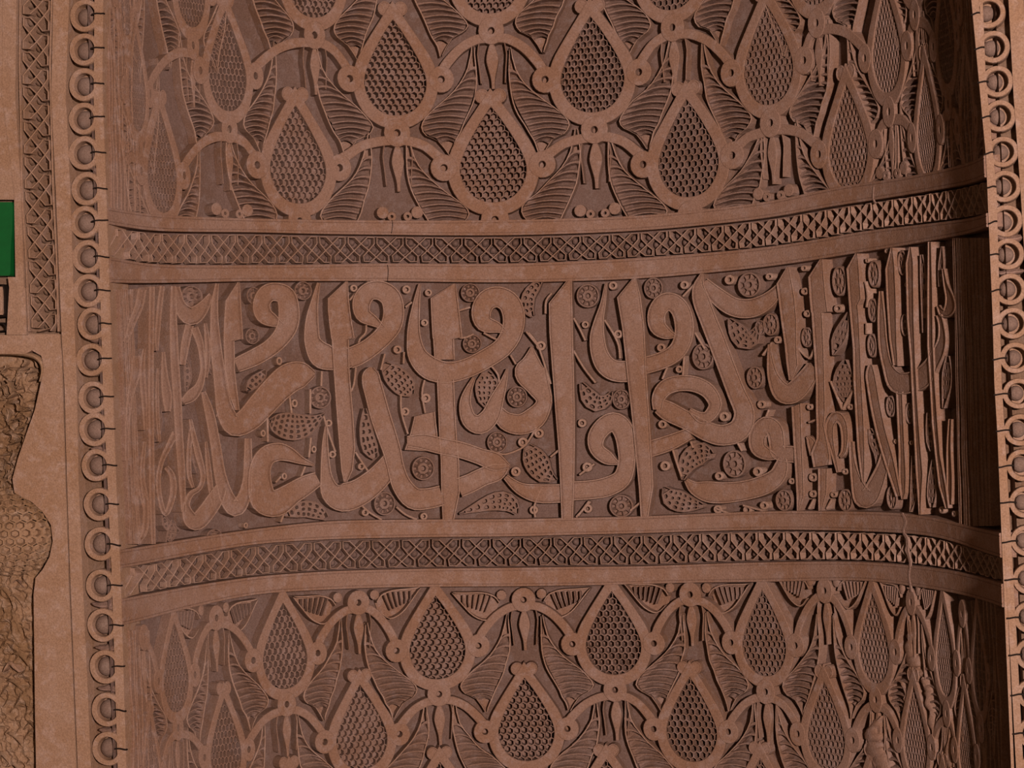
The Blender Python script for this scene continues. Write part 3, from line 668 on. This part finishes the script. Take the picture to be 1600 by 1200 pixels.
for T_ in TEN:
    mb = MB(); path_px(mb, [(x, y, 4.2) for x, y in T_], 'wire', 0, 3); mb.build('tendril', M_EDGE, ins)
# pale repair along the crack on the right
for P in ([(1411, 802, 3), (1417, 815, 4), (1413, 830, 3), (1419, 842, 4), (1420, 862, 4), (1424, 880, 3), (1422, 900, 3), (1426, 925, 3)],):
    mb = MB(); path_px(mb, P, 'crack', .003, 3); mb.build('plaster_repair', M_REPAIR, f_lo)
for P, rt in (([(612, 344, 1.2), (613, 352, 1.4), (611, 365, 1.2)], f_up), ([(605, 414, 1.2), (606, 424, 1.4), (605, 440, 1.2)], f_up), ([(1367, 292, 2), (1366, 310, 2), (1370, 318, 2)], f_up)):
    mb = MB(); path_px(mb, P, 'crack', .0035, 3); mb.build('crack', M_BLACK if P[0][0] < 1000 else M_REPAIR, rt)
# crumbling repair lumps in the lower right of the lower panel
for P in ([(1424, 972, 10), (1420, 990, 28), (1416, 1015, 32), (1424, 1040, 34), (1434, 1055, 22)], [(1440, 1058, 14), (1446, 1075, 26), (1448, 1095, 22), (1455, 1130, 20), (1460, 1170, 18)], [(1378, 1118, 14), (1366, 1135, 34), (1362, 1160, 42), (1372, 1185, 44), (1380, 1210, 40)], [(1482, 1140, 8), (1478, 1165, 18), (1480, 1200, 20)], [(1398, 1062, 5), (1410, 1075, 14), (1412, 1098, 18), (1418, 1112, 8)]):
    mb = MB(); Q = spline(P, 4); Q = [(a+random.uniform(-2.5, 2.5), b+random.uniform(-1, 1), c*.78*random.uniform(.72, 1.2)) for a, b, c in Q]
    path_px(mb, Q, 'round', random.uniform(-.004, .001), 2); mb.build('plaster_lump', M_FRONT, lo, smooth=True)

# ------------------------------------------------------------------ ring borders on the front wall
def strip(name, pts, mat, parent=None, h0=0.0, foot=-.032, kind=None, prof='box', label=None):
    """pts = [(y, x0, x1)] photograph measures of a long plaster strip"""
    mb = MB(Wall); Lp = [Wall.at(a, y) for y, a, b in pts]; Rp = [Wall.at(b, y) for y, a, b in pts]
    ribbon(mb, Lp, Rp, prof, h0, foot=foot); return mb.build(name, mat, parent, kind=kind, label=label)
def ring_border(label, centres, Rr, side, edge, strip_pts):
    root = thing('ring_border', label, 'border', (side*1.05, YF, -1.1))
    strip('edge_strip', strip_pts, M_WALL, root)
    for i, (x, y, st) in enumerate(centres):
        c = Wall.at(x, y); k = abs(Wall.at(x+10, y)[0]-Wall.at(x, y)[0])/10
        R0 = Rr*k*random.uniform(.97, 1.03)
        if st < 2:
            mb = MB(Wall)
            lathe(mb, c, [(R0, -.031), (R0*.99, -.004), (R0*.95, 0), (R0*.70, .0005), (R0*.66, -.002), (R0*.64, -.026), (R0*.1, -.027)], 1, 1, 30, jit=.008)
            o = mb.build('ring', M_WALL, root)
        b = R0*(.57 if side < 0 else .50); mb = MB(Wall)
        sh = -.11 if side < 0 else -.14
        cb = (c[0]+sh*R0, c[1]+random.uniform(-.05, .05)*R0)
        if side > 0: cb = (c[0]-.16*R0, c[1]+random.uniform(-.04, .04)*R0)
        else: cb = (c[0]-.09*R0, c[1]-.03*R0)
        lathe(mb, cb, [(b*cos(t*pi/2/7), -.024+b*.95*sin(t*pi/2/7)) for t in range(7)], 1, 1, 18, jit=.012)
        mb.build('bead', M_BEAD, root, smooth=True)
        # neck joining ring to the strip; a raised black bar paints the slit's shade
        ex = Wall.at(edge(y), y)[0]
        mb = MB(Wall); d = -side
        xa = c[0]+d*R0*.80; xb = ex-d*.004
        ribbon(mb, [(xa, c[1]+R0*.30), (xb, c[1]+R0*.36)], [(xa, c[1]-R0*.30), (xb, c[1]-R0*.36)], 'box', -.0008, foot=-.032)
        mb.build('neck', M_WALL, root)
        mb = MB(Wall); xa = cb[0]+d*b*(1.0 if side < 0 else .7); xb = ex+d*.002; dy = random.uniform(-.10, .06)*R0
        P = [(xa+(xb-xa)*t/5, c[1]+dy*t/5+sin(t)*.0012) for t in range(6)]
        hw = .0017
        hz = [-.002+.006*t/5 for t in range(6)]
        for q in range(5):
            for s_ in (0,):
                a = [mb.p(P[q][0], P[q][1]+hw, .003), mb.p(P[q+1][0], P[q+1][1]+hw, .003), mb.p(P[q+1][0], P[q+1][1]-hw, .003), mb.p(P[q][0], P[q][1]-hw, .003)]
                z = [mb.p(P[q][0], P[q][1]+hw, -.004), mb.p(P[q+1][0], P[q+1][1]+hw, -.004), mb.p(P[q+1][0], P[q+1][1]-hw, -.004), mb.p(P[q][0], P[q][1]-hw, -.004)]
                mb.face(*a); mb.face(a[0], z[0], z[1], a[1]); mb.face(a[3], a[2], z[2], z[3]); mb.face(a[0], a[3], z[3], z[0]); mb.face(a[1], z[1], z[2], a[2])
        mb.build('slit', M_BLACK, root, label='thin black bar painted as slit shade')
    return root
def eL(y): return 160+(197-160)*max(0, y)/1200 if y > 150 else 161.5
def eLx(y):
    t = [(-60, 161), (0, 162), (150, 160.5), (300, 166), (600, 175), (900, 189), (1260, 200)]
    for (a, b), (c, d) in zip(t[:-1], t[1:]):
        if y <= c: return b+(d-b)*(y-a)/(c-a)
    return 200
def eRx(y):
    t = [(-60, 1512), (0, 1517), (300, 1545), (600, 1553), (900, 1571), (1260, 1590)]
    for (a, b), (c, d) in zip(t[:-1], t[1:]):
        if y <= c: return b+(d-b)*(y-a)/(c-a)
    return 1590
CL = [(132, -30, 0), (132, 24, 0), (131, 77, 0), (131, 132, 0), (130, 185, 0), (131, 239, 1), (135, 295, 1), (132, 347, 0), (136, 401, 0), (137, 454, 1), (144, 506, 1), (142, 562, 0), (145, 621, 0), (147, 671, 0), (150, 727, 1), (154, 788, 0), (156, 850, 0), (157, 915, 1), (160, 977, 1), (164, 1042, 1), (167, 1109, 1), (168, 1170, 1), (170, 1232, 1)]
CR = [(1538, -34, 0), (1545, 19, 0), (1552, 73, 0), (1558, 127, 0), (1562, 181, 0), (1567, 237, 0), (1570, 291, 0), (1572, 345, 0), (1575, 397, 1), (1578, 452, 0), (1582, 505, 0), (1587, 559, 0), (1591, 615, 0), (1594, 672, 0), (1598, 727, 0), (1602, 785, 0), (1604, 845, 0), (1607, 905, 0), (1609, 965, 0), (1611, 1023, 0), (1613, 1085, 0), (1615, 1146, 0), (1617, 1205, 0)]
ys = [-70, 0, 150, 300, 450, 600, 750, 900, 1050, 1260]
rb_l = ring_border('column of pierced rings with pale beads on the niche edge by the green board', CL, 24.5, -1, eLx, [(y, eLx(y)-15, eLx(y)) for y in ys])
rb_r = ring_border('column of pierced rings with deep dark hollows along the darker edge of the niche', CR, 26, 1, eRx, [(y, eRx(y), eRx(y)+13) for y in ys])
for rt, P, hh in ((rb_l, [(126, 470, 5), (138, 478, 18), (150, 484, 22), (160, 492, 12), (166, 500, 4)], -.004), (rb_l, [(130, 524, 4), (142, 530, 12), (156, 528, 12), (168, 522, 4)], -.004),
                  (rb_l, [(140, 262, 4), (148, 268, 13), (156, 278, 14), (160, 292, 6)], -.002), (rb_l, [(140, 700, 4), (156, 702, 12), (168, 712, 14), (176, 726, 5)], -.003),
                  (rb_l, [(142, 944, 4), (158, 946, 13), (176, 950, 15), (188, 956, 6)], -.005), (rb_l, [(146, 1012, 4), (162, 1014, 12), (178, 1012, 13), (190, 1008, 5)], -.005), (rb_l, [(150, 1076, 4), (166, 1078, 13), (182, 1080, 13), (192, 1084, 5)], -.005), (rb_l, [(152, 1142, 4), (168, 1144, 13), (184, 1142, 14), (194, 1140, 5)], -.005),
                  (rb_r, [(1552, 366, 4), (1564, 371, 14), (1578, 372, 18), (1596, 370, 8)], -.002), (rb_r, [(1556, 424, 4), (1568, 426, 10), (1586, 424, 12), (1600, 424, 5)], -.004)):
    mb = MB(Wall); Q = [(a+random.uniform(-1.2, 1.2), b+random.uniform(-1.5, 1.5), c*random.uniform(.85, 1.2)) for a, b, c in spline(P, 3)]
    path_px(mb, Q, 'round', hh, 2, foot=-.031); mb.build('plaster_patch', M_REPAIR, rt, smooth=True)
# plain fillets and jamb faces
strip('trim_1', [(-70, 81, 107), (0, 83, 109), (150, 80, 104), (300, 87, 111), (450, 93, 116), (520, 96, 118), (600, 100.5, 121), (750, 104.5, 124), (900, 109.5, 130), (1050, 115.5, 137), (1260, 124, 146)], M_WALL, kind='structure', h0=.002)
strip('trim_2', [(-70, 1575, 1600), (0, 1575, 1600), (150, 1583, 1606), (300, 1594, 1618), (600, 1612, 1636), (900, 1626, 1650), (1260, 1645, 1670)], M_WALL, kind='structure', h0=.002)
strip('trim_3', [(-70, 2, 25), (0, 4, 27), (150, 3, 25), (300, 22, 34), (430, 24, 38), (520, 26, 40)], M_WALL, kind='structure', h0=.002)
# closing faces from the border back to the carving, both jambs
for sd in (-1, 1):
    mb = MB(Wall); x = sd*(XE+.0015)
    a = [mb.p(x, z, h) for z, h in ((-1.15, .0), (1.35, .0), (1.35, -.1), (-1.15, -.1))]; b = [mb.p(x+sd*.006, z, h) for z, h in ((-1.15, -.001), (1.35, -.001), (1.35, -.1), (-1.15, -.1))]
    mb.face(*a); mb.face(*reversed(b))
    for i in range(4): mb.face(a[i], a[(i+1) % 4], b[(i+1) % 4], b[i])
    mb.build('trim_4' if sd < 0 else 'trim_5', M_WALL, kind='structure')

# lattice border, upper left
lat = thing('lattice_border', 'narrow upright lattice strip between plain fillets next to the green board', 'border', Wall.pos(*Wall.at(66, 518), 0))
def lx(y):
    t = [(-70, 27, 79), (0, 29, 82), (100, 28, 79), (300, 32, 84), (380, 37, 88), (450, 40, 92), (520, 43, 92)]
    for (a, b, e), (c, d, g) in zip(t[:-1], t[1:]):
        if y <= c: k = (y-a)/(c-a); return b+(d-b)*k, e+(g-e)*k
    return 43, 92
def lm(s, y):
    a, b = lx(y); return a+(b-a)*s, y
for s0, s1 in ((0, .06), (.93, 1)):
    strip('side_fillet', [(y, lm(s0, y)[0], lm(s1, y)[0]) for y in (-70, 0, 100, 200, 300, 400, 518)], M_WALL, lat, h0=-.002)
SG = [(10, 50), (10, 10), (52, 10), (92, 48), (135, 88), (178, 128), (218, 162), (262, 162), (266, 126), (230, 92), (195, 50)]
for k in range(-3, 10):
    for flip in (0, 1):
        Q = []
        for a_, b_ in SG:
            if flip: a_ = 185-a_
            y = 24+54.5*(a_+185*k)/185
            if y > 519: continue
            x, y = lm(.08+.84*b_/170, y); Q.append((x, y, 3.2))
        if len(Q) > 2:
            mb = MB(Wall); path_px(mb, Q, 'wire', .001*flip, 1, foot=-.031); mb.build('lattice_strap', M_WALL, lat)
per = 54.5; mb = MB(Wall); y = -80; r_ = 0
while y < 510:
    for s in ((.22, .78) if r_ % 2 == 0 else (.5,)):
        c = Wall.at(*lm(s, y)); lathe(mb, c, [(.011, -.031), (.009, -.02), (.004, -.016)], 1, 1.3, 7, jit=.1)
    y += per/4; r_ += 1
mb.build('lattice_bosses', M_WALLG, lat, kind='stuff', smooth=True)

# plain pier face left of trim_1, cut to the curved outline of the column capital
mb = MB(Wall)
E = [(522, 44, 96), (540, 40, 97), (548, 50, 98), (556, 64, 99), (575, 68, 99.5), (600, 63, 100), (640, 54, 101), (680, 40, 102.5), (715, 28, 103.5), (748, 19, 104.5), (770, 22, 105), (785, 50, 106), (800, 66, 106.5), (820, 79, 107), (845, 82, 107.8), (870, 77, 108.5), (890, 66, 109), (903, 55, 109.3), (930, 52, 110.5), (1000, 53, 113.5), (1100, 54, 117.5), (1260, 57, 124)]
ribbon(mb, [Wall.at(a, y) for y, a, b in E], [Wall.at(b-1.6, y) for y, a, b in E], 'box', .0005, foot=-.045)
mb.build('trim_6', M_WALL, kind='structure')
strip('trim_7', [(433, 12, 24), (450, 14, 40), (520, 10, 42), (523, 10, 42)], M_WALL, kind='structure', h0=.001)
strip('trim_8', [(-70, -30, 2), (300, -20, 22), (312, -20, 24)], M_WALL, kind='structure', h0=0)
strip('trim_9', [(523.5, -20, 46), (548, -20, 50), (553, -20, 40)], M_WALL, kind='structure', h0=.001)
# green board
root = thing('green_board', 'flat dark green board fixed at the edge of the left pier', 'board', Wall.pos(*Wall.at(0, 430), 0))
mb = MB(Wall); E = [(316, -30, 20), (322, -30, 22), (360, -30, 21), (385, -30, 19), (428, -30, 18), (431, -30, 16)]
ribbon(mb, [Wall.at(a, y) for y, a, b in E], [Wall.at(b, y) for y, a, b in E], 'box', .004, foot=-.03); mb.build('panel', M_GREEN, root)
root = thing('dark_frame', 'small black-edged raised frame under the green board', 'frame', Wall.pos(*Wall.at(0, 510), 0))
mb = MB(Wall); path_px(mb, [(-12, 446, 3), (2, 445, 3), (8, 452, 3), (9, 480, 3), (7, 494, 3), (-12, 495, 3)], 'wire', .008, 2, foot=-.03); mb.build('black_edge', M_BLACK, root)
mb = MB(Wall); E = [(448, -20, 6), (492, -20, 6)]
ribbon(mb, [Wall.at(a, y) for y, a, b in E], [Wall.at(b, y) for y, a, b in E], 'box', .004, foot=-.03); mb.build('inner_face', M_WALL, root)
mb = MB(Wall); path_px(mb, [(-12, 505, 3), (5, 506, 4), (9, 516, 3), (-12, 518, 3)], 'wire', .004, 2, foot=-.03); mb.build('black_edge', M_BLACK, root)

# carved column at the far left: ruined foliage capital, honeycomb ball, weathered shaft
col = thing('carved_column', 'weathered engaged column with a honeycomb ball under a ruined foliage capital', 'column', Wall.pos(*Wall.at(20, 1200), 0))
from mathutils import noise as MN
mb = MB(Wall)
def right_edge(y):
    for (a, b_, _), (c, d, _) in zip(E[:-1], E[1:]):
        if y <= c: return b_+(d-b_)*(y-a)/(c-a)
    return 57
NXC = 34; rows_ = []
for j in range(236):
    y = 549+j*3.0; xr = right_edge(y)+4; row_ = []
    for i in range(NXC+1):
        t = i/NXC; x = -22+(xr+22)*t
        u_, v_ = Wall.at(x, y)
        q = Vector((u_*34, 0, v_*30)); r1 = 1-abs(MN.noise(q))*2; r2 = 1-abs(MN.noise(q*2.3+Vector((5, 2, 1))))*2
        h = -.046+.018*max(0, r1)+.008*r2 if y > 900 else -.052+.026*max(0, r1)**2+.010*r2
        h -= .022*max(0, t-.72)/.28
        if y < 575: h = min(h, -.045-.0*y)
        row_.append(mb.p(u_, v_, h))
    rows_.append(row_)
for A, B in zip(rows_[:-1], rows_[1:]):
    for i in range(NXC): mb.face(A[i], B[i], B[i+1], A[i+1])
mb.build('crumbled_body', M_ROUGH, col)
def blob_px(x, y, rx, ry, h, mat, name, n=12, jit=.12):
    c = Wall.at(x, y); k = abs(Wall.at(x+10, y)[0]-c[0])/10
    mb = MB(Wall); lathe(mb, c, [(1, -.045), (.93, -.02+h*.3), (.72, h*.7), (.40, h), (.12, h)], rx*k, ry*k, n, jit=jit); return mb.build(name, mat, col, smooth=True)
random.seed(11)
# ruined foliage: overlapping blades
for i in range(60):
    y = random.uniform(560, 765); t = (y-560)/200; xm = 60-38*t**1.2
    x = random.uniform(-8, xm-6); a = random.uniform(-.9, .9)+1.9; l = random.uniform(9, 18)
    dx, dy = cos(a)*l, sin(a)*l
    mb = MB(Wall); wv = random.uniform(3, 6)
    if x+abs(dx) > xm: continue
    path_px(mb, [(x-dx*.5, y-dy*.5, 1.5), (x-dx*.1+2, y-dy*.1, wv), (x+dx*.3, y+dy*.3, wv), (x+dx*.6, y+dy*.6, 1.5)], 'round', random.uniform(-.030, -.012), 2, foot=-.075)
    mb.build('foliage_blade', M_ROUGH, col)
mb = MB(Wall); path_px(mb, [(-15, 552, 6), (20, 552, 8), (48, 556, 10), (62, 566, 11), (65, 580, 8), (61, 596, 3)], 'round', .000, 4, foot=-.04); mb.build('capital_lip', M_ROUGH, col)
# honeycomb ball, about a real sphere
bc = Wall.at(6, 833); kk = abs(Wall.at(10, 833)[0]-Wall.at(0, 833)[0])/10; RB = 76*kk
class Ball:
    @staticmethod
    def pos(u, v, h):      # u longitude, v latitude
        r = RB+h*1.0; return (bc[0]+r*sin(u)*cos(v), YF+.055-r*cos(u)*cos(v)*.85, bc[1]+r*.86*sin(v))
mb = MB(Ball); stp = .205
nv = 7
for j in range(-nv, nv+1):
    v = j*stp*.866
    if abs(v) > 1.35: continue
    nu = max(4, int(2*pi*cos(v)/stp)); 
    for i in range(nu):
        u = (i+.5*(j % 2))*2*pi/nu
        u = (u+pi) % (2*pi)-pi
        if abs(u) > 1.9: continue
        R_ = []; ru = pi/nu*1.16; rv = stp*.58
        for f, h in ((1.0, 0), (.74, .001), (.60, -.012), (.2, -.013)):
            R_.append([mb.p(u+ru*f*cos(pi/6+q*pi/3), v+rv*f*sin(pi/6+q*pi/3), h) for q in range(6)])
        for A, B in zip(R_[:-1], R_[1:]):
            for q in range(6): mb.face(A[q], A[(q+1) % 6], B[(q+1) % 6], B[q])
        mb.face(*R_[-1])
mb.build('honeycomb_ball', M_ROUGH, col)
# weathered shaft below: crumpled leaves
for i in range(22):
    y = 910+i*14.5+random.uniform(-4, 4); x = random.uniform(-4, 42)
    mb = MB(Wall); w0 = random.uniform(7, 15)
    path_px(mb, [(x-12, y+random.uniform(-9, 9), 3), (x-4, y-6, w0), (x+5, y+2, w0*.8), (min(x+13, 49), y+random.uniform(6, 16), 3)], 'round', random.uniform(-.036, -.018), 2, foot=-.085)
    mb.build('crumbled_leaf', M_ROUGH if i % 3 else M_WALL, col, smooth=True)
